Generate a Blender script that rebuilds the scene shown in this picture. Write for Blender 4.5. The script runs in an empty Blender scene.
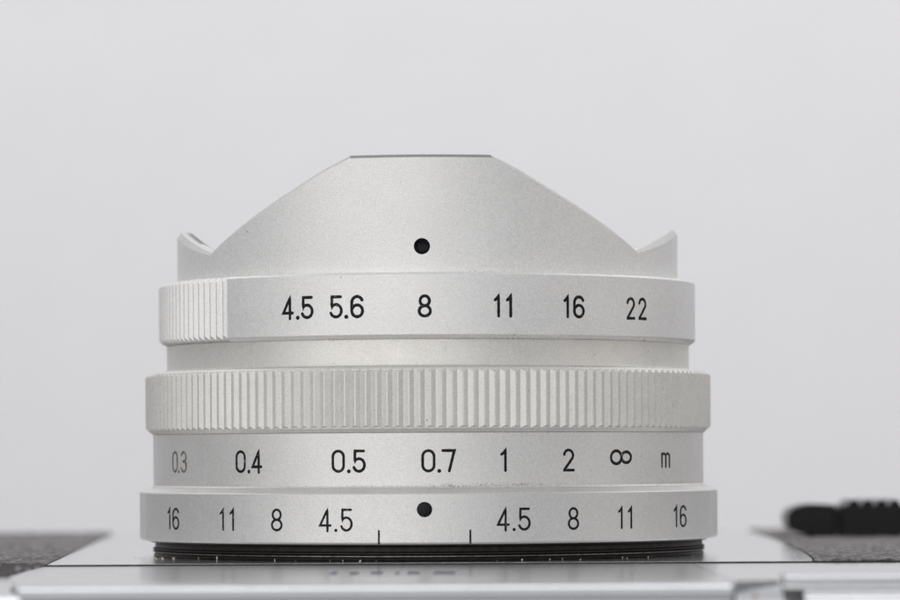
import bpy, bmesh, math, random
from mathutils import Vector, Matrix
rnd = random.Random(7)
sc = bpy.context.scene
COL = sc.collection
R_ = math.radians

# ------------------------------------------------------------------ camera, light, exposure
# one unit = 1 cm; the lens stands on the plane z = 0, its axis at (LX, 0)
LX = -0.194
BZ = 0.042        # height of the chrome plate the lens is mounted on
ROLL = 0.29        # the photograph hangs slightly to one side
cam_d = bpy.data.cameras.new('photo_camera')
cam = bpy.data.objects.new('photo_camera', cam_d); COL.objects.link(cam)
cam.location = (0, -34.0, 0.927)
cam.rotation_euler = (R_(90), R_(ROLL), 0)
cam_d.sensor_width = 36.0
cam_d.lens = 151.2
cam_d.shift_y = 155.0 / 900.0
cam_d.clip_start = 0.1
cam_d.clip_end = 1000
cam_d.dof.use_dof = True
cam_d.dof.focus_distance = 31.95
cam_d.dof.aperture_fstop = 0.42
sc.camera = cam

w = bpy.data.worlds.new('World'); sc.world = w; w.use_nodes = True
bg = w.node_tree.nodes['Background']
bg.inputs[0].default_value = (0.96, 0.975, 1.0, 1)
bg.inputs[1].default_value = 0.485

def area(name, loc, target, sx, sy, power, col):
    l = bpy.data.lights.new(name, 'AREA'); l.shape = 'RECTANGLE'
    l.size = sx; l.size_y = sy; l.energy = power; l.color = col
    o = bpy.data.objects.new(name, l); COL.objects.link(o)
    o.location = loc
    o.rotation_euler = (Vector(target) - Vector(loc)).to_track_quat('-Z', 'Y').to_euler()
    return o
area('window_light', (-30, -74, 20), (0, 0, 1), 116, 62, 24800, (1.0, 0.988, 0.97))
area('overhead_fill', (-12, 6, 78), (0, 6, 0), 70, 60, 4500, (1.0, 0.99, 0.98))  # added overhead fill for the top chamfers, stands for no known lamp
area('wall_fill', (10, 25, 42), (10, 62, -26), 120, 30, 22600, (1.0, 0.99, 0.985))  # added fill to brighten the wall, turned away from the lens
area('warm_fill', (85, -18, 24), (0, 0, 1), 46, 46, 3500, (1.0, 0.92, 0.84))  # added warm fill at the right, in place of light from the room

sc.view_settings.view_transform = 'Standard'
sc.view_settings.look = 'None'
sc.view_settings.exposure = 0.0
sc.view_settings.gamma = 1.0
sc.view_settings.use_curve_mapping = False

# ------------------------------------------------------------------ materials
def nodes(name):
    m = bpy.data.materials.new(name); m.use_nodes = True
    nt = m.node_tree
    return m, nt, nt.nodes['Principled BSDF']
def N(nt, t, **kw):
    n = nt.nodes.new(t)
    for k, v in kw.items():
        if k in n.inputs.keys() if hasattr(n.inputs, 'keys') else False: n.inputs[k].default_value = v
        else: setattr(n, k, v)
    return n
def L(nt, a, b): nt.links.new(a, b)
def mathn(nt, op, a, b=None, c=None, clamp=False):
    n = nt.nodes.new('ShaderNodeMath'); n.operation = op; n.use_clamp = clamp
    for i, v in enumerate((a, b, c)):
        if v is None: continue
        if isinstance(v, (int, float)): n.inputs[i].default_value = v
        else: nt.links.new(v, n.inputs[i])
    return n.outputs[0]
def mixc(nt, fac, a, b):
    n = nt.nodes.new('ShaderNodeMix'); n.data_type = 'RGBA'
    if isinstance(fac, (int, float)): n.inputs[0].default_value = fac
    else: nt.links.new(fac, n.inputs[0])
    for i, v in ((6, a), (7, b)):
        if isinstance(v, tuple): n.inputs[i].default_value = (*v, 1)
        else: nt.links.new(v, n.inputs[i])
    return n.outputs[2]
def noise(nt, vec, scale, detail=2.0, rough=0.5):
    n = nt.nodes.new('ShaderNodeTexNoise')
    n.inputs['Scale'].default_value = scale; n.inputs['Detail'].default_value = detail
    n.inputs['Roughness'].default_value = rough
    nt.links.new(vec, n.inputs['Vector'])
    return n.outputs['Fac']
def mapr(nt, v, a, b, c=0.0, d=1.0):
    n = nt.nodes.new('ShaderNodeMapRange'); n.clamp = True
    nt.links.new(v, n.inputs[0])
    for i, x in enumerate((a, b, c, d)): n.inputs[i + 1].default_value = x
    return n.outputs[0]
def specks(nt, vec, scale, size, chance):
    """small round dirt specks: cells of a Voronoi field, only some of which hold a speck"""
    v = nt.nodes.new('ShaderNodeTexVoronoi'); v.inputs['Scale'].default_value = scale
    nt.links.new(vec, v.inputs['Vector'])
    s = nt.nodes.new('ShaderNodeSeparateColor'); nt.links.new(v.outputs['Color'], s.inputs[0])
    pick = mathn(nt, 'LESS_THAN', s.outputs[0], chance)
    r = mathn(nt, 'MULTIPLY', s.outputs[1], size)
    r = mathn(nt, 'ADD', r, size * 0.4)
    d = mathn(nt, 'SUBTRACT', r, v.outputs['Distance'])
    d = mapr(nt, d, 0.0, size * 0.5)
    return mathn(nt, 'MULTIPLY', d, pick), s.outputs[2]

def satin_metal(name, base, rough, dirt=(), speck=0.12, grain=0.12, bump=0.35, metallic=0.9, tint=None, grime=0.0):
    """bead-blasted anodised aluminium; dirt = list of (z, half height, amount) grime lines at the joints"""
    m, nt, b = nodes(name)
    pos = nt.nodes.new('ShaderNodeNewGeometry').outputs['Position']
    g1 = noise(nt, pos, 95, 2, 0.7); g2 = noise(nt, pos, 38, 2); g3 = noise(nt, pos, 2.2, 3)
    k = mathn(nt, 'ADD', mapr(nt, g1, 0.25, 0.75, 1 - grain, 1 + grain), mapr(nt, g2, 0.3, 0.7, -grain * .35, grain * .35))
    k = mathn(nt, 'ADD', k, mapr(nt, g3, 0.3, 0.7, -0.02, 0.02))
    colr = nt.nodes.new('ShaderNodeVectorMath'); colr.operation = 'SCALE'
    colr.inputs[0].default_value = base; nt.links.new(k, colr.inputs['Scale'])
    c = colr.outputs[0]
    if grime:
        gf = mapr(nt, noise(nt, pos, 5.5, 4, .65), 0.52, 0.72, 0, grime)
        c = mixc(nt, gf, c, (0.50, 0.46, 0.40))
    sf, sh = specks(nt, pos, 4.2, 0.055, speck)
    sc1 = mixc(nt, mathn(nt, 'GREATER_THAN', sh, 0.35), (0.45, 0.22, 0.07), (0.06, 0.05, 0.045))
    c = mixc(nt, mathn(nt, 'MULTIPLY', sf, 0.8), c, sc1)
    sf2, sh2 = specks(nt, pos, 11, 0.10, speck * .7)
    c = mixc(nt, mathn(nt, 'MULTIPLY', sf2, 0.35), c, (0.25, 0.2, 0.17))
    if dirt:
        sx = nt.nodes.new('ShaderNodeSeparateXYZ'); nt.links.new(pos, sx.inputs[0])
        big = mapr(nt, noise(nt, pos, 1.3, 2), 0.42, 0.62)
        fine = noise(nt, pos, 42, 4, 0.75)
        for (z, hh, amt) in dirt:
            d = mathn(nt, 'ABSOLUTE', mathn(nt, 'SUBTRACT', sx.outputs[2], z))
            band = mapr(nt, d, 0.0, hh, 1, 0)
            thr = mathn(nt, 'ADD', fine, mathn(nt, 'MULTIPLY', band, 0.30))
            f = mapr(nt, thr, 0.76, 0.86)
            f = mathn(nt, 'MULTIPLY', mathn(nt, 'MULTIPLY', f, mathn(nt, 'MULTIPLY', band, amt)), mapr(nt, big, 0, 1, 0.15, 1))
            hue = mixc(nt, mapr(nt, noise(nt, pos, 17, 2), 0.4, 0.6), (0.44, 0.30, 0.16), (0.24, 0.18, 0.13))
            c = mixc(nt, f, c, hue)
    L(nt, c, b.inputs['Base Color'])
    b.inputs['Metallic'].default_value = metallic
    L(nt, mapr(nt, g2, 0.3, 0.7, rough - .05, rough + .05), b.inputs['Roughness'])
    bp = nt.nodes.new('ShaderNodeBump'); bp.inputs['Strength'].default_value = bump; bp.inputs['Distance'].default_value = 0.006
    L(nt, g1, bp.inputs['Height']); L(nt, bp.outputs[0], b.inputs['Normal'])
    return m

AL = (0.82, 0.81, 0.796)
M = {}
AL2 = (0.905, 0.898, 0.89)
M['hood'] = satin_metal('satin_silver_hood', AL2, 0.6, dirt=[(2.47, 0.05, .25)], speck=0.05)
M['ring'] = satin_metal('satin_silver_ring', AL2, 0.57, dirt=[(1.905, 0.03, .5)], speck=0.06)
M['neck'] = satin_metal('satin_silver_neck', (0.78, 0.762, 0.73), 0.5, dirt=[(1.66, 0.05, .45), (1.9, 0.05, .4)], speck=0.4, grime=.15)
M['knurl'] = satin_metal('satin_silver_knurl', (0.83, 0.817, 0.788), 0.57, speck=0.4, grime=.12)
M['scale'] = satin_metal('satin_silver_scale', AL, 0.52, dirt=[(0.672, 0.060, .6), (1.12, 0.03, .3)], speck=0.12)
M['base_ring'] = satin_metal('satin_silver_base_ring', (0.755, 0.747, 0.737), 0.5, speck=0.05)
M['chrome'] = satin_metal('satin_chrome_plate', (0.78, 0.78, 0.787), 0.12, speck=0.05, grain=.02, bump=.04, metallic=.95)
M['polished'] = satin_metal('polished_chrome_cover', (0.60, 0.608, 0.63), 0.19, speck=0.02, grain=.02, bump=.03, metallic=.95)

def plain(name, col, rough, metallic=0.0, bump=None, var=0.0, vs=20, spec=0.5):
    m, nt, b = nodes(name)
    pos = nt.nodes.new('ShaderNodeNewGeometry').outputs['Position']
    n = noise(nt, pos, vs, 3, .6)
    colr = nt.nodes.new('ShaderNodeVectorMath'); colr.operation = 'SCALE'
    colr.inputs[0].default_value = col; L(nt, mapr(nt, n, 0.3, 0.7, 1 - var, 1 + var), colr.inputs['Scale'])
    L(nt, colr.outputs[0], b.inputs['Base Color'])
    b.inputs['Roughness'].default_value = rough; b.inputs['Metallic'].default_value = metallic
    b.inputs['Specular IOR Level'].default_value = spec
    if bump:
        bp = nt.nodes.new('ShaderNodeBump'); bp.inputs['Strength'].default_value = bump[1]; bp.inputs['Distance'].default_value = bump[2]
        L(nt, noise(nt, pos, bump[0], 4, .6), bp.inputs['Height']); L(nt, bp.outputs[0], b.inputs['Normal'])
    return m
M['dark'] = plain('dark_mount_metal', (0.026, 0.022, 0.020), 0.48, 0.6, (60, .3, .01), .5, 14)
M['mount_line'] = plain('worn_mount_metal', (0.20, 0.185, 0.17), 0.34, 0.9, (50, .3, .01), .5, 22)
M['mount_brown'] = plain('browned_mount_metal', (0.085, 0.07, 0.058), 0.4, 0.9, (50, .4, .01), .6, 16)
M['worn'] = plain('worn_grey_metal', (0.40, 0.40, 0.41), 0.5, 0.8, (50, .3, .01), .15)
M['blue_grey'] = plain('blue_grey_dashes', (0.09, 0.10, 0.14), 0.75, 0.0, None, .3, 12, spec=.1)  # blue-grey for the dashes on the cover
M['black_paint'] = plain('gloss_black_paint', (0.003, 0.003, 0.005), 0.14, 0, (40, .25, .01), .3, spec=.14)
M['glass'] = plain('coated_lens_glass', (0.01, 0.012, 0.02), 0.03, 0)
M['black_plastic'] = plain('black_plastic', (0.005, 0.005, 0.007), 0.30, 0, (30, .25, .01), .3, spec=.26)
M['lining'] = plain('matt_black_lining', (0.02, 0.02, 0.022), 0.7, 0, (50, .3, .01), .2)
M['tip'] = plain('satin_silver_rim', (0.70, 0.695, 0.69), 0.55, 0.85, (90, .3, .006), .08, 60)
M['rim'] = plain('grey_rim_metal', (0.40, 0.40, 0.395), 0.5, 0.9, None, .12, 40)  # darker grey for the hood's flat top edges and a patch of left rim
M['red'] = plain('red_paint', (0.34, 0.10, 0.07), 0.5)
M['shell'] = plain('dark_body_metal', (0.06, 0.058, 0.06), 0.5, 0.4)
M['lint'] = plain('grey_lint', (0.40, 0.37, 0.34), 0.8)
M['dust'] = plain('pale_dust', (0.72, 0.69, 0.62), 0.9, 0, None, .3, 30)
M['gap'] = plain('dark_seam_metal', (0.02, 0.02, 0.026), 0.5, 0.3)

# engraved filling: black paint, worn away in flecks
def ink(name='black_engraving_paint', lo=.81, hi=.93, top=.75, base=(0.006, 0.006, 0.009)):
    m, nt, b = nodes(name)
    pos = nt.nodes.new('ShaderNodeNewGeometry').outputs['Position']
    n = noise(nt, pos, 34, 3, .65); n2 = noise(nt, pos, 6, 1)
    f = mapr(nt, mathn(nt, 'ADD', n, mathn(nt, 'MULTIPLY', n2, .35)), lo, hi, 0, top)
    L(nt, mixc(nt, f, base, (0.42, 0.40, 0.36)), b.inputs['Base Color'])
    b.inputs['Roughness'].default_value = .4; b.inputs['Specular IOR Level'].default_value = .22
    bp = nt.nodes.new('ShaderNodeBump'); bp.inputs['Strength'].default_value = .5; bp.inputs['Distance'].default_value = .008
    L(nt, n, bp.inputs['Height']); L(nt, bp.outputs[0], b.inputs['Normal'])
    return m
M['ink'] = ink()
M['ink_worn'] = ink('worn_engraving_paint', .60, .90, .85, (0.05, 0.05, 0.05))

def leather():
    m, nt, b = nodes('grained_leatherette')
    pos = nt.nodes.new('ShaderNodeNewGeometry').outputs['Position']
    v = nt.nodes.new('ShaderNodeTexVoronoi'); v.inputs['Scale'].default_value = 13; L(nt, pos, v.inputs['Vector'])
    n = noise(nt, pos, 30, 4, .7); n3 = noise(nt, pos, 2.5, 3)
    h = mathn(nt, 'ADD', mapr(nt, v.outputs['Distance'], 0.05, .6, 1, 0), mathn(nt, 'MULTIPLY', n, .8))
    c = mixc(nt, mapr(nt, h, 0.5, 1.3), (0.10, 0.092, 0.094), (0.37, 0.345, 0.345))
    c = mixc(nt, mapr(nt, n3, .4, .65, 0, .35), c, (0.34, 0.32, 0.318))
    L(nt, c, b.inputs['Base Color'])
    b.inputs['Roughness'].default_value = .62
    bp = nt.nodes.new('ShaderNodeBump'); bp.inputs['Strength'].default_value = .9; bp.inputs['Distance'].default_value = .03
    L(nt, h, bp.inputs['Height']); L(nt, bp.outputs[0], b.inputs['Normal'])
    return m
M['leather'] = leather()

def wall_mat():
    m, nt, b = nodes('white_painted_wall')
    pos = nt.nodes.new('ShaderNodeNewGeometry').outputs['Position']
    n = noise(nt, pos, .5, 4, .6); n2 = noise(nt, pos, .09, 3)
    k = mathn(nt, 'ADD', mapr(nt, n, .3, .7, .99, 1.01), mapr(nt, n2, .3, .7, -.005, .005))
    colr = nt.nodes.new('ShaderNodeVectorMath'); colr.operation = 'SCALE'
    colr.inputs[0].default_value = (.80, .80, .822); L(nt, k, colr.inputs['Scale'])
    L(nt, colr.outputs[0], b.inputs['Base Color'])
    b.inputs['Roughness'].default_value = .8
    bp = nt.nodes.new('ShaderNodeBump'); bp.inputs['Strength'].default_value = .3; bp.inputs['Distance'].default_value = .08
    L(nt, n, bp.inputs['Height']); L(nt, bp.outputs[0], b.inputs['Normal'])
    return m
M['wall'] = wall_mat()

M['table'] = plain('grey_table_top', (0.30, 0.285, 0.27), 0.6, 0, (3, .2, .05), .15, .8)

# ------------------------------------------------------------------ helpers
def obj(name, me, m=None, parent=None, loc=None):
    if m is not None: me.materials.clear(); me.materials.append(m)
    o = bpy.data.objects.new(name, me); COL.objects.link(o)
    if parent is not None: o.parent = parent
    if loc is not None: o.location = loc
    return o
def empty(name, loc, label, cat):
    o = bpy.data.objects.new(name, None); COL.objects.link(o)
    o.location = loc; o['label'] = label; o['category'] = cat
    o.empty_display_size = .2
    return o
def finish(me, ang=30):
    me.validate(); me.update()
    for p in me.polygons: p.use_smooth = True
    me.set_sharp_from_angle(angle=R_(ang))
    return me
def P(r, t, z): return (r * math.sin(t), -r * math.cos(t), z)     # t = 0 faces the photographer

def lathe(name, prof, seg=288, rf=None, thetas=None, ang=30, closed=True):
    """turn a closed (r, z) profile; rf(t) scales the radius so that a ring can have flats"""
    ts = thetas or [2 * math.pi * i / seg for i in range(seg)]
    n, k = len(ts), len(prof)
    vs = [P(r * (rf(t) if rf else 1), t, z) for t in ts for (r, z) in prof]
    fs = []
    for i in range(n):
        j = (i + 1) % n
        for a in range(k if closed else k - 1):
            b = (a + 1) % k
            fs.append((i * k + a, j * k + a, j * k + b, i * k + b))
    me = bpy.data.meshes.new(name); me.from_pydata(vs, [], fs)
    bm = bmesh.new(); bm.from_mesh(me); bmesh.ops.recalc_face_normals(bm, faces=bm.faces); bm.to_mesh(me); bm.free()
    return finish(me, ang)

def poly_prism(name, pts, z0, z1, bev=0.0, seg=2, ang=30):
    bm = bmesh.new()
    vs = [bm.verts.new((x, y, z0)) for x, y in pts]
    f = bm.faces.new(vs)
    r = bmesh.ops.extrude_face_region(bm, geom=[f])
    for v in [g for g in r['geom'] if isinstance(g, bmesh.types.BMVert)]: v.co.z = z1
    bmesh.ops.recalc_face_normals(bm, faces=bm.faces)
    if bev:
        bmesh.ops.bevel(bm, geom=list(bm.edges), offset=bev, segments=seg, affect='EDGES', clamp_overlap=True)
    me = bpy.data.meshes.new(name); bm.to_mesh(me); bm.free()
    return finish(me, ang)
def profile_x(name, yz, x0, x1, bev=0.0, seg=2, ang=30, skew=0.0):
    """extrude a (y, z) outline along x"""
    bm = bmesh.new()
    vs = [bm.verts.new((x0 + skew * y, y, z)) for y, z in yz]
    f = bm.faces.new(vs)
    r = bmesh.ops.extrude_face_region(bm, geom=[f])
    for v in [g for g in r['geom'] if isinstance(g, bmesh.types.BMVert)]: v.co.x += x1 - x0
    bmesh.ops.recalc_face_normals(bm, faces=bm.faces)
    if bev:
        bmesh.ops.bevel(bm, geom=list(bm.edges), offset=bev, segments=seg, affect='EDGES', clamp_overlap=True)
    me = bpy.data.meshes.new(name); bm.to_mesh(me); bm.free()
    return finish(me, ang)
def profile_y(name, xz, y0, y1, bev=0.0, seg=2, ang=30):
    bm = bmesh.new()
    f = bm.faces.new([bm.verts.new((x, y0, z)) for x, z in xz])
    r = bmesh.ops.extrude_face_region(bm, geom=[f])
    for v in [g for g in r['geom'] if isinstance(g, bmesh.types.BMVert)]: v.co.y = y1
    bmesh.ops.recalc_face_normals(bm, faces=bm.faces)
    if bev:
        bmesh.ops.bevel(bm, geom=list(bm.edges), offset=bev, segments=seg, affect='EDGES', clamp_overlap=True)
    me = bpy.data.meshes.new(name); bm.to_mesh(me); bm.free()
    return finish(me, ang)

# ------------------------------------------------------------------ setting
def plane(name, vs, m):
    me = bpy.data.meshes.new(name); me.from_pydata(vs, [], [(0, 1, 2, 3)]); me.update()
    o = obj(name, me, m); o['kind'] = 'structure'; return o
plane('wall', [(-120, 62, -60), (120, 62, -60), (120, 62, 110), (-120, 62, 110)], M['wall'])
plane('table_surface', [(-110, -60, -3.358), (110, -60, -3.36), (110, 61.9, -3.36), (-110, 61.9, -3.36)], M['table'])

# ------------------------------------------------------------------ the camera body the lens stands on
body = empty('film_camera', (0, 0, BZ), 'silver camera body lying on its back under the lens, dark leatherette at both sides', 'camera')
FAR = 9.7
obj('body_shell', poly_prism('body_shell', [(-8, -6.2), (8, -6.2), (8, FAR - .1), (-8, FAR - .1)], -3.39, -.16, .04), M['shell'], body)
# chrome front plate between the two leatherette panels
lb = lambda y: -3.32 - (y + 3) * 0.044                 # left border
def rb(y): u = (y + 3) / 12.7; return 2.97 + .62 * u ** .75 - .16 * u * u    # right border, bowed
ys = [-3 + 12.7 * i / 24 for i in range(25)]
plate_pts = [(lb(y) + .006, y) for y in ys[::24]][::-1] + [(rb(y) - .006, y) for y in ys]
obj('front_plate', poly_prism('front_plate', plate_pts, -.15, 0.0, .006), M['chrome'], body)
from mathutils import noise as mnoise
def grain(x, y):
    p = Vector((x, y, 3.3))
    n = mnoise.noise(p * 9) * .5 + mnoise.noise(p * 19) * .42 + mnoise.noise(p * 37) * .25
    return .027 * max(-.8, n)
def leather_mesh(x_in, x_out, y0, y1):
    """a slab whose top is a sheet of grain; x_in(y) is its inner border, x_out the far end"""
    ysl = [y0]; d = .032
    while ysl[-1] < y1 - d: ysl.append(ysl[-1] + d); d = min(.12, d * 1.012)
    ysl.append(y1)
    nx = 150
    us = [(i / nx) ** 1.25 for i in range(nx + 1)]
    vs, fs = [], []
    for y in ysl:
        for i, u in enumerate(us):
            xi = x_in(y); x = xi + (x_out - xi) * u
            e = min(1, abs(x - xi) / .03)
            vs.append((x, y, .004 + .008 * e + grain(x, y) * (.25 + .75 * e)))
    m = nx + 1; k = len(ysl)
    for a in range(k - 1):
        for i in range(nx):
            q = (a * m + i, a * m + i + 1, (a + 1) * m + i + 1, (a + 1) * m + i)
            fs.append(q if x_out > x_in(ysl[a]) else q[::-1])
    b = len(vs)
    rim = [i for i in range(m)] + [a * m + nx for a in range(1, k)] + [(k - 1) * m + i for i in range(nx - 1, -1, -1)] + [a * m for a in range(k - 2, 0, -1)]
    for r in rim: vs.append((vs[r][0], vs[r][1], -.15))
    for i in range(len(rim)):
        j = (i + 1) % len(rim)
        q = (rim[i], b + i, b + j, rim[j])
        fs.append(q if x_out > 0 else q[::-1])
    me = bpy.data.meshes.new('leatherette'); me.from_pydata(vs, [], fs)
    return finish(me, 50)
o = obj('leatherette', leather_mesh(lambda y: lb(y) - .006, -8, -3, FAR), M['leather'], body)
o['label'] = 'dark grained leatherette panel on the left side of the chrome plate'
o = obj('leatherette', leather_mesh(lambda y: rb(y) + .006, 8, -3, FAR), M['leather'], body)
o['label'] = 'dark grained leatherette panel under the black clip'
# polished cover in front of the seam, its front edge rounded
def arc(cy, cz, r, a0, a1, n): return [(cy + r * math.cos(R_(a0 + (a1 - a0) * i / n)), cz + r * math.sin(R_(a0 + (a1 - a0) * i / n))) for i in range(n + 1)]
CT = -.014
def front(me, d=-.92):
    """the near edge of the body lies d further out than the outlines below are drawn"""
    for v in me.vertices:
        if v.co.y < -6.2: v.co.y += d
    me.update(); return me
edge = [(-3.016, CT)] + [(-6.30, CT), (-6.40, CT - .008), (-6.47, CT - .026), (-6.52, CT - .055), (-6.555, CT - .095), (-6.57, CT - .128),
        (-6.555, CT - .134), (-6.50, CT - .137), (-6.50, CT - .147), (-6.62, CT - .152), (-6.72, CT - .165), (-6.78, CT - .20), (-6.80, CT - .5), (-6.80, -2.9), (-3.016, -2.9)]
obj('seam', poly_prism('seam', [(-3.33, -3.012), (7.9, -3.012), (7.9, -3.0015), (-3.33, -3.0015)], -.3, -.0015), M['gap'], body)
def cover_left(y):
    y = max(y, -7.47)
    return -3.325 if y > -4.8 else -3.325 + .30 * ((-4.8 - y) / 2.67) ** 2.2
extra = []
for i in range(1, 14): extra.append((-3.016 - (6.19 - 3.016) * i / 14, CT))
cov = profile_x('top_cover', edge[:1] + extra + edge[1:], -3.3, 1.98, 0.0, ang=40)
front(cov)
for v in cov.vertices:
    if v.co.x < 0: v.co.x = cover_left(v.co.y)
obj('top_cover', cov, M['polished'], body)
edge_r = [(-3.016, CT), (-6.30, CT), (-6.36, CT - .01), (-6.38, CT - .04), (-6.38, -2.9), (-3.016, -2.9)]
obj('top_cover', front(profile_x('top_cover_side', edge_r, 1.986, 8.0, 0.0, ang=40)), M['polished'], body)
low = [(-3.016, -.085), (-6.40, -.085), (-6.52, -.10), (-6.6, -.16), (-6.62, -2.9), (-3.016, -2.9)]
obj('end_cover', front(profile_x('end_cover', low, -8, -2.95, 0, ang=40)), M['polished'], body)
# viewfinder housing at the right front
vh = [(-6.39, .050), (-6.62, .054), (-6.66, .047), (-6.69, .030), (-6.70, .0), (-6.68, -.012), (-6.60, -.018), (-6.60, -.05), (-6.39, -.05)]
house = obj('viewfinder_housing', front(profile_x('viewfinder_housing', [(y, z - .015) for y, z in vh], 2.33, 8, .004)), M['polished'], body)
vl = [(-6.385, -.056), (-6.70, -.056), (-6.76, -.066), (-6.80, -.09), (-6.82, -.15), (-6.82, -2.9), (-6.385, -2.9)]
obj('lower_housing', front(profile_x('lower_housing', [(y, z - .012) for y, z in vl], 2.46, 8, .004)), M['polished'], body)
web = [(-6.385, CT - .006), (-6.60, CT - .05), (-6.82, CT - .12), (-7.0, CT - .20), (-7.0, -2.9), (-6.385, -2.9)]
obj('sloping_corner', front(profile_x('sloping_corner', web, 1.986, 2.324, 0, ang=50)), M['polished'], body)
web_r = front(poly_prism('corner_ridge', [(1.99, -6.60), (2.32, -6.44), (2.32, -6.415), (1.99, -6.575)], -.10, -.012, .008))
obj('corner_ridge', web_r, M['worn'], body)
bm = bmesh.new(); bmesh.ops.create_uvsphere(bm, u_segments=20, v_segments=12, radius=.021)
for v in bm.verts: v.co.y *= .5
me = bpy.data.meshes.new('red_dot'); bm.to_mesh(me); bm.free()
obj('red_dot', finish(me), M['red'], body, (2.12, -7.68, CT - .105))
# short blue-grey dashes lying flat on the cover
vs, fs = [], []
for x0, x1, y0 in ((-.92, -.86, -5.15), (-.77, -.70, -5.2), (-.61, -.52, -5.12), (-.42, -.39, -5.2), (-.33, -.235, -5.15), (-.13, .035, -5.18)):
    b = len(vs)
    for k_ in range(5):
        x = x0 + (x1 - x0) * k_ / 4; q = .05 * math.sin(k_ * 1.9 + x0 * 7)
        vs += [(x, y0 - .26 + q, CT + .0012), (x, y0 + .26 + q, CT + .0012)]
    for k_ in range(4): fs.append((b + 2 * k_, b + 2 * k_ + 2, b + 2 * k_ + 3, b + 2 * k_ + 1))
me = bpy.data.meshes.new('cover_dashes'); me.from_pydata(vs, [], fs); me.update()
obj('cover_dashes', me, M['blue_grey'], body)

# ------------------------------------------------------------------ the lens
lens = empty('camera_lens', (LX, 0, 0), 'silver wide-angle lens with scalloped hood, engraved number scales and ribbed focus ring', 'lens')

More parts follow.
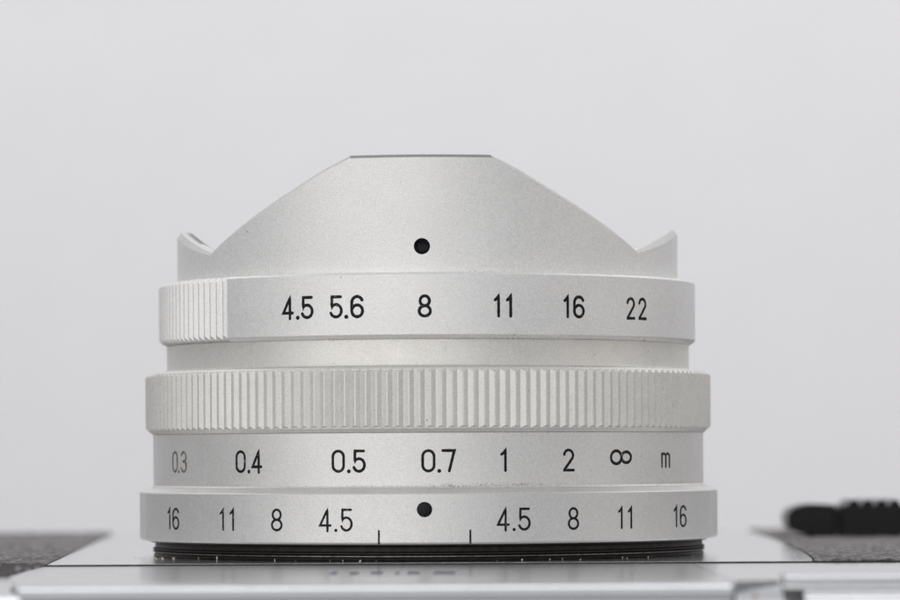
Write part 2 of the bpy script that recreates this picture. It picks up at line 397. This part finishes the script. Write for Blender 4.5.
# hood: cylinder cut by the four planes of a rectangular field of view, the front tongue clipped flat
HR, HT, HB = 2.244, 0.118, 2.455
HOFF = R_(-1.2)
def hood_top(t):
    a = abs((math.degrees(t - HOFF) + 180) % 360 - 180)
    if a > 90: a = 180 - a
    tab = [(0, 3.456), (15.3, 3.455), (21.8, 3.338), (28.4, 3.203), (35.2, 3.072), (43.4, 2.915), (49.8, 2.796), (55.5, 2.690)]
    if a <= 55.5:
        for (a0, z0), (a1, z1) in zip(tab, tab[1:]):
            if a <= a1:
                return z0 + (z1 - z0) * (a - a0) / (a1 - a0)
    u = (math.sin(R_(a)) - math.sin(R_(55.5))) / (1 - math.sin(R_(55.5)))
    return 2.690 + .245 * (.62 * u + .38 * u * u)
def hood_mesh():
    dot_t, dot_z, dot_r = R_(-0.85), 2.683, 0.0685
    ths = set(R_(i * 0.9) for i in range(400))
    for q in (0, 180):
        for a in (15.3, 55.5): ths |= {(R_(q + a) + HOFF) % (2 * math.pi), (R_(q - a) + HOFF) % (2 * math.pi)}
    hw = 0.13                                             # half size of the patch around the dot
    n = 12
    ths = [t for t in ths if abs((t - dot_t + math.pi) % (2 * math.pi) - math.pi) > hw / HR + .003]
    pt = [(dot_t - hw / HR + 2 * hw / HR * i / n) % (2 * math.pi) for i in range(n + 1)]
    ths = sorted(ths + pt)
    zr = [HB, HB + .03] + [dot_z - hw + 2 * hw * i / n for i in range(n + 1)]
    bm = bmesh.new()
    grid = []
    for t in ths:
        zt = hood_top(t)
        a = abs((math.degrees(t - HOFF) + 180) % 360 - 180)
        a = a if a <= 90 else 180 - a
        ch = .024 if a < 55.4 else .024 + .026 * min(1, (a - 55.4) / 12)
        col = [bm.verts.new(P(HR, t, z)) for z in [HB, HB + .03]]
        # above the band the rows spread to the rim
        zs = [(dot_z - hw + 2 * hw * i / n) for i in range(n + 1)]
        lim = zt - ch - .012
        if lim < zs[-1]:
            z0 = HB + .06
            zs = [z0 + (lim - z0) * (i + 0.0) / n for i in range(n + 1)] if lim < zs[-1] else zs
        col += [bm.verts.new(P(HR, t, z)) for z in zs]
        col.append(bm.verts.new(P(HR, t, zt - ch)))
        col.append(bm.verts.new(P(HR - ch * .7, t, zt)))
        col.append(bm.verts.new(P(HR - ch * .7 - .045, t, zt)))
        col.append(bm.verts.new(P(HR - HT + .006, t, zt)))
        col.append(bm.verts.new(P(HR - HT, t, zt - .008)))
        col.append(bm.verts.new(P(HR - HT, t, HB)))
        grid.append(col)
    m = len(ths); k = len(grid[0])
    i0 = min(range(m), key=lambda i: abs(ths[i] - pt[0]))
    for i in range(m):
        j = (i + 1) % m
        for a in range(k):
            b = (a + 1) % k
            ii = (i - i0) % m
            if ii < n and 2 <= a < 2 + n: continue        # the patch with the round hole
            f = bm.faces.new((grid[i][a], grid[j][a], grid[j][b], grid[i][b]))
            dg = (math.degrees(ths[i]) + 180) % 360 - 180
            front = min(abs(dg), 180 - abs(dg)) < 55
            if k - 3 <= a < k - 1: f.material_index = 2
            elif a == k - 4 and -112 < dg < -67: f.material_index = 1
            elif a == k - 6: f.material_index = 1 if min(abs(dg + 1.2), 180 - abs(dg + 1.2)) < 15.4 else 3
            elif k - 6 < a < k - 3: f.material_index = 0 if front else 3
    # bridge the square border to the round hole
    border = []
    for q in range(n): border.append(grid[(i0 + q) % m][2])
    for q in range(n): border.append(grid[(i0 + n) % m][2 + q])
    for q in range(n): border.append(grid[(i0 + n - q) % m][2 + n])
    for q in range(n): border.append(grid[i0 % m][2 + n - q])
    ring, deep = [], []
    for v in border:
        t = math.atan2(v.co.x, -v.co.y); u = (t - dot_t) * HR; z = v.co.z - dot_z
        l = math.hypot(u, z); u *= dot_r / l; z *= dot_r / l
        ring.append(bm.verts.new(P(HR, dot_t + u / HR, dot_z + z)))
        deep.append(bm.verts.new(P(HR - .03, dot_t + u / HR * .97, dot_z + z * .97)))
    q = len(border)
    for i in range(q):
        j = (i + 1) % q
        bm.faces.new((border[i], border[j], ring[j], ring[i]))
        bm.faces.new((ring[i], ring[j], deep[j], deep[i]))
    bmesh.ops.recalc_face_normals(bm, faces=bm.faces)
    me = bpy.data.meshes.new('hood'); bm.to_mesh(me); bm.free()
    finish(me, 32)
    # paint filling of the index hole: a dished disc
    vs, fs = [], []
    S = 40; rr = [.0, .25, .5, .7, .85, .95, 1.0]; dd = [.022, .0215, .0205, .018, .012, .006, .004]
    for rq, dq in zip(rr, dd):
        for s in range(S):
            A = 2 * math.pi * s / S
            vs.append(P(HR - dq, dot_t + rq * dot_r * .995 * math.cos(A) / HR, dot_z + rq * dot_r * .995 * math.sin(A)))
    for a in range(len(rr) - 1):
        for s in range(S):
            s2 = (s + 1) % S
            fs.append((a * S + s, a * S + s2, (a + 1) * S + s2, (a + 1) * S + s))
    d = bpy.data.meshes.new('index_dot'); d.from_pydata(vs, [], fs)
    bm = bmesh.new(); bm.from_mesh(d); bmesh.ops.remove_doubles(bm, verts=bm.verts, dist=1e-5)
    bmesh.ops.recalc_face_normals(bm, faces=bm.faces); bm.to_mesh(d); bm.free()
    return me, finish(d, 80)
hm, dm = hood_mesh()
hood = obj('hood', hm, None, lens)
for mm in ('hood', 'rim', 'lining', 'tip'): hm.materials.append(M[mm])
o = obj('index_dot', dm, M['black_paint'], hood); o['label'] = 'round black index dot on the hood'
# inside of the hood: black baffle and bulging front glass
obj('baffle', lathe('baffle', [(2.15, 2.46), (2.15, 2.50), (1.6, 2.52), (1.25, 2.46), (1.25, 2.40), (2.15, 2.40)], 96), M['black_plastic'], lens)
gp = [(1.24 * math.sin(R_(a)), 2.44 + .5 * (math.cos(R_(a)))) for a in range(0, 91, 6)]
gp[0] = (.0005, gp[0][1])
obj('front_glass', lathe('front_glass', gp, 96, closed=False, ang=60), M['glass'], lens)

# aperture ring
AR = 2.400
NG, AP, G0 = 23, R_(2.13), R_(-45.25)
ap_t = sorted([R_(i * 1.25) for i in range(-144, 144)] + [G0, G0 + .0006, G0 - NG * AP, G0 - NG * AP - .0006])
ap = obj('aperture_ring', lathe('aperture_ring', thetas=ap_t, rf=lambda t: .9845 if G0 - NG * AP - 1e-5 < t < G0 + 1e-5 else 1.0, prof=[(2.15, 2.452), (AR - .035, 2.460), (AR - .012, 2.455), (AR, 2.440), (AR, 1.938), (AR - .010, 1.925), (AR - .045, 1.902), (2.15, 1.902)]), M['ring'], lens)
# neck between aperture ring and focus ring
NR = 2.342
obj('neck', lathe('neck', [(2.1, 1.901), (NR, 1.901), (NR, 1.70), (NR + .008, 1.680), (NR + .03, 1.664), (2.1, 1.664)]), M['neck'], lens)

# ribs of the focus ring: V grooves cut in a band, each ridge its own piece, ends cut by the ring's chamfer
NRIB = 175
PER = 2 * math.pi / NRIB
def rib_mesh(name, ra, depth, za, zb, per, land=.18):
    rv = ra - depth
    prof = [(-per * .5, rv), (-per * land * .55 + per * .03, ra - .002), (-per * land * .35 + per * .03, ra), (per * land * .35 + per * .03, ra), (per * land * .55 + per * .03, ra - .002), (per * .5, rv)]
    vs = []
    for top in (0, 1):
        for t, r in prof:
            e = (ra - r)
            z = (zb + e) if top else (za - e)
            vs.append(P(r, t, z))
    back = [P(rv - .02, prof[0][0], za - depth - .0), P(rv - .02, prof[-1][0], za - depth), P(rv - .02, prof[0][0], zb + depth), P(rv - .02, prof[-1][0], zb + depth)]
    k = len(prof); vs += back
    fs = [(i, i + 1, k + i + 1, k + i) for i in range(k - 1)]
    fs.append(tuple(range(k))[::-1] + (2 * k, 2 * k + 1))
    fs.append(tuple(range(k, 2 * k)) + (2 * k + 3, 2 * k + 2))
    me = bpy.data.meshes.new(name); me.from_pydata(vs, [], fs)
    bm = bmesh.new(); bm.from_mesh(me); bmesh.ops.recalc_face_normals(bm, faces=bm.faces)
    # outward faces must look outward
    f0 = min(bm.faces, key=lambda f: f.calc_center_median().y)
    if f0.normal.y > 0: bmesh.ops.reverse_faces(bm, faces=bm.faces)
    bm.to_mesh(me); bm.free()
    me.update()
    return me
KR, KD = 2.534, 0.0225
ka, kb = 1.174, 1.624
core = [(2.1, 1.663), (KR - KD - .022, 1.663), (KR - KD - .003, kb + KD), (KR - KD - .003, ka - KD), (KR - .060, 1.119), (2.1, 1.119)]
fr = obj('focus_ring', lathe('focus_ring', core, NRIB * 2), M['knurl'], lens)
rme = rib_mesh('rib', KR, KD, ka, kb, PER)
rme.materials.append(M['knurl'])
rib0 = bpy.data.objects.new('rib', rme); COL.objects.link(rib0); rib0.parent = fr
rib0.rotation_euler = (0, 0, PER * .35)
for i in range(1, NRIB):
    o = rib0.copy(); COL.objects.link(o); o.parent = fr
    o.rotation_euler = (0, 0, PER * (i + .35))
# grip ribs on the aperture ring
gme = rib_mesh('grip_rib', AR + .010, .034, 1.958, 2.422, AP, .20)
gme.materials.append(M['ring'])
g0 = None
for i in range(NG):
    a = G0 - AP * (i + .5)
    if g0 is None: g0 = o = obj('grip_rib', gme, None, ap)
    else: o = g0.copy(); COL.objects.link(o); o.parent = ap
    o.rotation_euler = (0, 0, a)

# distance scale band
DR = 2.467
di = obj('distance_scale', lathe('distance_scale', [(2.1, 1.118), (DR - .004, 1.118), (DR, 1.112), (DR, .668), (DR + .012, .652), (2.1, .652)]), M['scale'], lens)
# depth of field ring with flats at the two sides
BR = 2.592
edges = [73.0, 88.0, 103.0, 118.0]
ths = [R_(i - 180) for i in range(360) if not edges[0] - 1.2 < abs(i - 180) < edges[-1] + 1.2]
for e in edges: ths += [R_(e), R_(-e)]
groove = {}
for e in (edges[0], edges[-1]):
    d = -1 if e == edges[0] else 1
    for q in (.1, .8): groove[round(e + d * q, 2)] = 1
    for sg in (1, -1): ths += [R_(sg * (e + d * .1)), R_(sg * (e + d * .8)), R_(sg * (e + d * .9))]
ths = sorted(ths)
def flat_r(t):
    return .999 if round(abs(math.degrees(t)), 2) in groove else 1.0
de = obj('depth_scale_ring', lathe('depth_scale_ring', [(2.1, .651), (DR + .02, .651), (DR + .03, .648), (BR - .008, .612), (BR, .602), (BR, .200), (BR - .010, .186), (BR - .03, .180), (2.1, .180)], thetas=ths, rf=flat_r, ang=4.5), M['base_ring'], lens)
# dark mount with its thread-like rings
obj('mount', lathe('mount', [(2.1, .179), (2.50, .179), (2.49, .165), (2.452, .155), (2.455, .120), (2.475, .110), (2.475, .100), (2.452, .094), (2.45, .088), (2.462, .056), (2.47, .046), (2.1, .046)]), M['dark'], lens)
obj('mount_line', lathe('mount_line', [(2.38, .090), (2.462, .090), (2.478, .084), (2.478, .078), (2.462, .072), (2.38, .072)]), M['mount_line'], lens)

# ------------------------------------------------------------------ engraved figures
def arcp(cx, cy, rx, ry, a0, a1, n=14):
    return [(cx + rx * math.cos(R_(a0 + (a1 - a0) * i / n)), cy + ry * math.sin(R_(a0 + (a1 - a0) * i / n))) for i in range(n + 1)]
GW = .54
def glyph(ch):
    """centre lines in a box 0..w by 0..1; returns (w, strokes, dots)"""
    h = GW / 2
    if ch == '0':
        return GW, [arcp(h, 1 - h * 1.05, h, h * 1.05, 0, 180) + arcp(h, h * 1.05, h, h * 1.05, 180, 360) + [(GW, 1 - h * 1.05)]], []
    if ch == '1':
        return .22, [[(0, .80), (.10, .88), (.20, 1.0), (.20, 0)]], []
    if ch == '2':
        return .52, [arcp(.26, .73, .25, .27, 170, -28) + [(.02, .02), (.02, 0), (.54, 0)]], []
    if ch == '3':
        return .52, [arcp(.25, .75, .24, .25, 160, -80) + [(.2, .52)], [(.2, .52)] + arcp(.25, .27, .27, .27, 75, -165)], []
    if ch == '4':
        return .56, [[(.40, -.04), (.40, 1.0), (.0, .24), (.56, .24)]], []
    if ch == '5':
        return .54, [[(.50, 1.0), (.06, 1.0), (.045, .50)] + arcp(.26, .31, .28, .31, 140, -158, 20)], []
    if ch == '6':
        return .54, [arcp(.27, .29, .27, .29, 180, -180, 26), [(0, .29), (0, .62)] + arcp(.27, .70, .27, .30, 180, 25, 14)], []
    if ch == '7':
        return .54, [[(0, 1.0), (.54, 1.0), (.30, 0)]], []
    if ch == '8':
        return .54, [arcp(.27, .755, .225, .245, -90, 270, 26), arcp(.27, .255, .27, .255, 90, 450, 26)], []
    if ch == '.':
        return 0, [], [(0, 0)]
    if ch == 'm':
        return .9, [[(0, 0), (0, 1)], [(0, .75)] + arcp(.225, .76, .225, .24, 160, 0, 8) + [(.45, 0)], [(.45, .75)] + arcp(.675, .76, .225, .24, 160, 0, 8) + [(.9, 0)]], []
def ribbon(pts, hw, closed_eps=1e-4):
    """outline strip of a centre line with round ends: list of (left, mid, right) plus caps"""
    out = []
    p = [Vector(q) for q in pts]
    q = [p[0]]
    for a in p[1:]:
        if (a - q[-1]).length > 1e-4: q.append(a)
    closed = (q[0] - q[-1]).length < 1e-3
    n = len(q)
    nr = []
    for i in range(n):
        d1 = (q[i] - q[i - 1]).normalized() if i > 0 else ((q[0] - q[-2]).normalized() if closed else None)
        d2 = (q[i + 1] - q[i]).normalized() if i < n - 1 else ((q[1] - q[0]).normalized() if closed else None)
        d1 = d1 or d2; d2 = d2 or d1
        nn = Vector((-d1.y - d2.y, d1.x + d2.x))
        if nn.length < 1e-6: nn = Vector((-d1.y, d1.x))
        nn.normalize()
        c = max(.45, nn.dot(Vector((-d1.y, d1.x))))
        nr.append(nn / c)
    return q, nr, closed
def numeral(chars, R, z0, H, sw, lift=.003, seed=0):
    """chars = [(character, angle in degrees of its centre, width)]: strokes wrapped on the ring of radius R, slightly domed paint"""
    vs, fs = [], []
    rr = random.Random(seed)
    def put(u, v, h, t0): vs.append(P(R + h, t0 + u / R, z0 + v)); return len(vs) - 1
    cnt = 0
    for ch, deg, wid in chars:
        t0 = R_(deg)
        if ch == 'inf':
            w0, st, dots = glyph('8'); st = [[((y - .5), (x - w0 / 2)) for x, y in s] for s in st]
            st = [[(x * 0.238, y * .205 + H * .0) for x, y in s] for s in st]
        else:
            w0, st, dots = glyph(ch)
            k = (wid - sw) / w0 if w0 else 1
            st = [[((x - w0 / 2) * k, y * H) for x, y in s] for s in st]
        for s in st:
            cnt += 1; l = lift + cnt * .00025
            # resample so that the strip follows the curved surface and its width wavers a little
            pts = [Vector(s[0])]
            for a in s[1:]:
                a = Vector(a); d = (a - pts[-1]).length; m = max(1, int(d / .02)); b = pts[-1].copy()
                for i in range(1, m + 1): pts.append(b.lerp(a, i / m))
            q, nr, closed = ribbon([tuple(x) for x in pts], sw / 2)
            rows = []
            n = len(q)
            for i in range(n):
                hw = sw / 2 * (1 + rr.uniform(-.07, .07))
                L_ = q[i] + nr[i] * hw; R2 = q[i] - nr[i] * hw
                rows.append((put(L_.x, L_.y, l - .004, t0), put(q[i].x + nr[i].x * hw * .7, q[i].y + nr[i].y * hw * .7, l, t0), put(q[i].x, q[i].y, l + .001, t0),
                             put(q[i].x - nr[i].x * hw * .7, q[i].y - nr[i].y * hw * .7, l, t0), put(R2.x, R2.y, l - .004, t0)))
            rng = range(n - 1)
            for i in rng:
                for a in range(4): fs.append((rows[i][a], rows[i + 1][a], rows[i + 1][a + 1], rows[i][a + 1]))
            if not closed:
                for e in (0, n - 1):
                    d = (q[0] - q[1]).normalized() if e == 0 else (q[-1] - q[-2]).normalized()
                    base = math.atan2(d.y, d.x)
                    c = put(q[e].x, q[e].y, l + .001, t0); prev = None
                    for i in range(9):
                        A = base - math.pi / 2 + math.pi * i / 8
                        hw = sw / 2
                        x = (put(q[e].x + hw * .7 * math.cos(A), q[e].y + hw * .7 * math.sin(A), l, t0), put(q[e].x + hw * math.cos(A), q[e].y + hw * math.sin(A), l - .004, t0))
                        if prev: fs.append((c, prev[0], x[0])); fs.append((prev[0], prev[1], x[1], x[0]))
                        prev = x
        for (dx, dy) in dots:
            cnt += 1; l = lift + cnt * .00025
            rad = sw * .68
            c = put(dx, dy, l + .001, t0); prev = first = None
            for i in range(18):
                A = 2 * math.pi * i / 18
                x = (put(dx + rad * .75 * math.cos(A), dy + rad * .75 * math.sin(A), l, t0), put(dx + rad * math.cos(A), dy + rad * math.sin(A), l - .004, t0))
                if prev: fs.append((c, prev[0], x[0])); fs.append((prev[0], prev[1], x[1], x[0]))
                else: first = x
                prev = x
            fs.append((c, prev[0], first[0])); fs.append((prev[0], prev[1], first[1], first[0]))
    me = bpy.data.meshes.new('numeral'); me.from_pydata(vs, [], fs)
    bm = bmesh.new(); bm.from_mesh(me)
    for f in bm.faces:
        c = f.calc_center_median()
        if f.normal.x * c.x + f.normal.y * c.y < 0: f.normal_flip()
    bm.to_mesh(me); bm.free()
    for p in me.polygons: p.use_smooth = True
    me.update()
    return me
def mark(parent, text, chars, R, z0, H, sw, where, worn=False):
    o = obj('numeral', numeral(chars, R, z0, H, sw, seed=len(bpy.data.objects)), M['ink_worn' if worn else 'ink'], parent)
    o['label'] = '%s engraved %s on the %s' % ('faded' if worn else 'black', text, where)
W = .121; W1 = .060
# aperture figures
z, H, sw = 2.090, .169, .0275
for text, ch in (('4.5', [('4', -29.11, .118), ('.', -26.83, 0), ('5', -24.68, W)]), ('5.6', [('5', -18.36, W), ('.', -16.21, 0), ('6', -13.93, W)]),
                 ('8', [('8', -.26, W)]), ('11', [('1', 14.35, W1), ('1', 16.88, W1)]), ('16', [('1', 29.54, W1), ('6', 32.56, W)]), ('22', [('2', 46.75, .116), ('2', 50.56, .118)])):
    mark(ap, text, ch, AR, z, H, sw, 'aperture ring')
# distances
z, H, sw = .794, .170, .0255
for text, ch in (('0.3', [('0', -62.99, .118), ('.', -61.08, 0), ('3', -58.84, .113)]), ('0.4', [('0', -39.98, W), ('.', -37.81, 0), ('4', -35.76, .118)]),
                 ('0.5', [('0', -17.51, W), ('.', -15.35, 0), ('5', -13.26, .117)]), ('0.7', [('0', .31, W), ('.', 2.41, 0), ('7', 4.24, W)]),
                 ('1', [('1', 15.11, .062)]), ('2', [('2', 28.93, .115)])):
    mark(di, text, ch, DR, z, H, sw * (.82 if text == '0.3' else 1), 'distance scale', text == '0.3')
mark(di, 'infinity sign', [('inf', 42.03, 0)], DR, .900, H, .0285, 'distance scale')
mark(di, 'letter m', [('m', 56.48, .150)], DR, .815, .115, .0225, 'distance scale')
# depth of field figures
z, H, sw = .302, .172, .0215
for text, ch in (('16', [('1', -59.74, .059), ('6', -56.95, .118)]), ('11', [('1', -42.31, .056), ('1', -39.7, .056)]), ('8', [('8', -29.19, .116)]),
                 ('4.5', [('4', -19.16, .114), ('.', -17.08, 0), ('5', -15.02, .110)]), ('4.5', [('4', 14.19, .114), ('.', 16.26, 0), ('5', 18.27, .112)]),
                 ('8', [('8', 28.27, .112)]), ('11', [('1', 39.1, .055), ('1', 41.55, .055)]), ('16', [('1', 55.34, .06), ('6', 58.3, .12)])):
    mark(de, text, ch, BR, z, H, sw, 'base ring')
def disc(deg, zc, R, rad, lift=.002):
    vs = [P(R + lift + .001, R_(deg), zc)]; fs = []
    S = 40
    for k_, h in ((.9, lift + .001), (1.0, lift - .004)):
        for s in range(S):
            A = 2 * math.pi * s / S
            vs.append(P(R + h, R_(deg) + rad * k_ * math.cos(A) / R, zc + rad * k_ * math.sin(A)))
    for s in range(S):
        s2 = (s + 1) % S
        fs.append((0, 1 + s, 1 + s2)); fs.append((1 + s, 1 + S + s, 1 + S + s2, 1 + s2))
    me = bpy.data.meshes.new('focus_dot'); me.from_pydata(vs, [], fs)
    return finish(me, 80)
o = obj('focus_dot', disc(-.44, .474, BR, .067), M['ink'], de); o['label'] = 'round black focus dot in the middle of the base ring'
for deg in (-8.9, 7.98):
    s = [(deg, 0)]
    vs, fs = [], []
    for (u, v, h) in ((-.009, .185, -.002), (-.0075, .187, .003), (.0075, .187, .003), (.009, .185, -.002), (-.009, .306, -.002), (-.0075, .304, .003), (.0075, .304, .003), (.009, .306, -.002)):
        vs.append(P(BR + h, R_(deg) + u / BR, v))
    for a in range(3): fs.append((a, a + 1, a + 5, a + 4))
    me = bpy.data.meshes.new('tick_mark'); me.from_pydata(vs, [], fs); me.update()
    obj('tick_mark', me, M['ink'], de)

# ------------------------------------------------------------------ black clip lying on the leatherette
clip = empty('plastic_clip', (3.545, 5.9, BZ + .010), 'black plastic clip with a ridged grip lying on the leatherette right of the lens', 'clip')
clip.scale = (.97, .97, .97)
hd = [(.0, .10), (-.02, .15), (-.02, .25), (.03, .30), (.12, .335), (.22, .352), (.50, .340), (.50, .0), (.36, .0), (.20, .02), (.07, .06)]
obj('head', profile_y('head', hd, -.42, .42, .022, 3, 40), M['black_plastic'], clip)
obj('joint', profile_y('joint', [(.49, .05), (.49, .30), (.57, .30), (.57, .05)], -.36, .36, .006), M['black_plastic'], clip)
gx = [(.56, .02), (.56, .325), (.60, .345)]
def bump(x0, x1, zb, h, n=7): return [(x0 + (x1 - x0) * i / n, zb + h * math.sin(math.pi * i / n) ** .8) for i in range(n + 1)]
for i in range(4): gx += bump(.615 + i * .148, .615 + (i + 1) * .148 - .004, .325, .075)
gx += [(1.215, .318), (1.235, .29), (1.235, .06), (1.17, .0), (.62, .0)]
obj('ridged_grip', profile_y('ridged_grip', gx, -.48, .48, .012, 2, 40), M['black_plastic'], clip)
obj('tail', profile_y('tail', [(1.225, .07), (1.225, .30), (1.30, .315), (2.1, .315), (2.1, .05), (1.30, .05)], -.44, .44, .02, 3, 40), M['black_plastic'], clip)

# ------------------------------------------------------------------ dust caught round the mount
vs, fs = [], []
def chip(x, y, z, s, tall=1.0):
    b = len(vs)
    z += BZ
    for k_ in range(6):
        d = [(1, 0, 0), (-1, 0, 0), (0, 1, 0), (0, -1, 0), (0, 0, 1), (0, 0, -1)][k_]
        j = s * rnd.uniform(.6, 1.3)
        vs.append((x + d[0] * j, y + d[1] * j, z + d[2] * j * tall))
    fs.extend([(b + p, b + q, b + r) for p, q, r in ((0, 2, 4), (2, 1, 4), (1, 3, 4), (3, 0, 4), (2, 0, 5), (1, 2, 5), (3, 1, 5), (0, 3, 5))])
for _ in range(20):
    t = rnd.uniform(-1.3, 1.3); r = rnd.uniform(2.47, 2.72)
    x, y, _z = P(r, t, 0)
    s = rnd.choice((.004, .005, .006, .009))
    chip(LX + x, y, s * .9, s)
for t, s in ((-46, .013), (-52, .008), (-31, .008), (-19, .006), (27, .007)):
    x, y, _z = P(2.50, R_(t), 0); chip(LX + x, y, s * 1.2, s * .6, 2.0)
for _ in range(34):
    t = R_(-63) + rnd.gauss(0, .10); r = 2.62 + abs(rnd.gauss(0, .12))
    x, y, _z = P(r, t, 0); s = rnd.uniform(.003, .007); chip(LX + x, y, s, s)
me = bpy.data.meshes.new('dust'); me.from_pydata(vs, [], fs); me.update()
o = obj('dust', me, M['dust']); o['kind'] = 'stuff'; o['label'] = 'pale dust specks on the chrome plate round the lens mount'; o['category'] = 'dust'

vs, fs = [], []
def fibre(deg, z, length, curl, r0, n=9):
    b = len(vs); A = rnd.uniform(0, 6.28)
    u, v = 0.0, 0.0
    for k_ in range(n):
        t = R_(deg) + u / r0
        for e in (-.0015, .0015):
            x, y, zz = P(r0 + .006, t, z + v + e); vs.append((LX + x + e * .6, y, zz))
        u += length / n * math.cos(A); v += length / n * math.sin(A); A += curl * rnd.uniform(-.6, 1.6)
    for k_ in range(n - 1): fs.append((b + 2 * k_, b + 2 * k_ + 2, b + 2 * k_ + 3, b + 2 * k_ + 1))
for q in ((4, 1.80, .09, -.12), (38, 1.78, .10, .2)):
    fibre(*q, 2.342)
me = bpy.data.meshes.new('lint'); me.from_pydata(vs, [], fs); me.update()
o = obj('lint', me, M['lint']); o['kind'] = 'stuff'; o['label'] = 'tiny hairs of lint on the smooth neck of the lens'; o['category'] = 'lint'
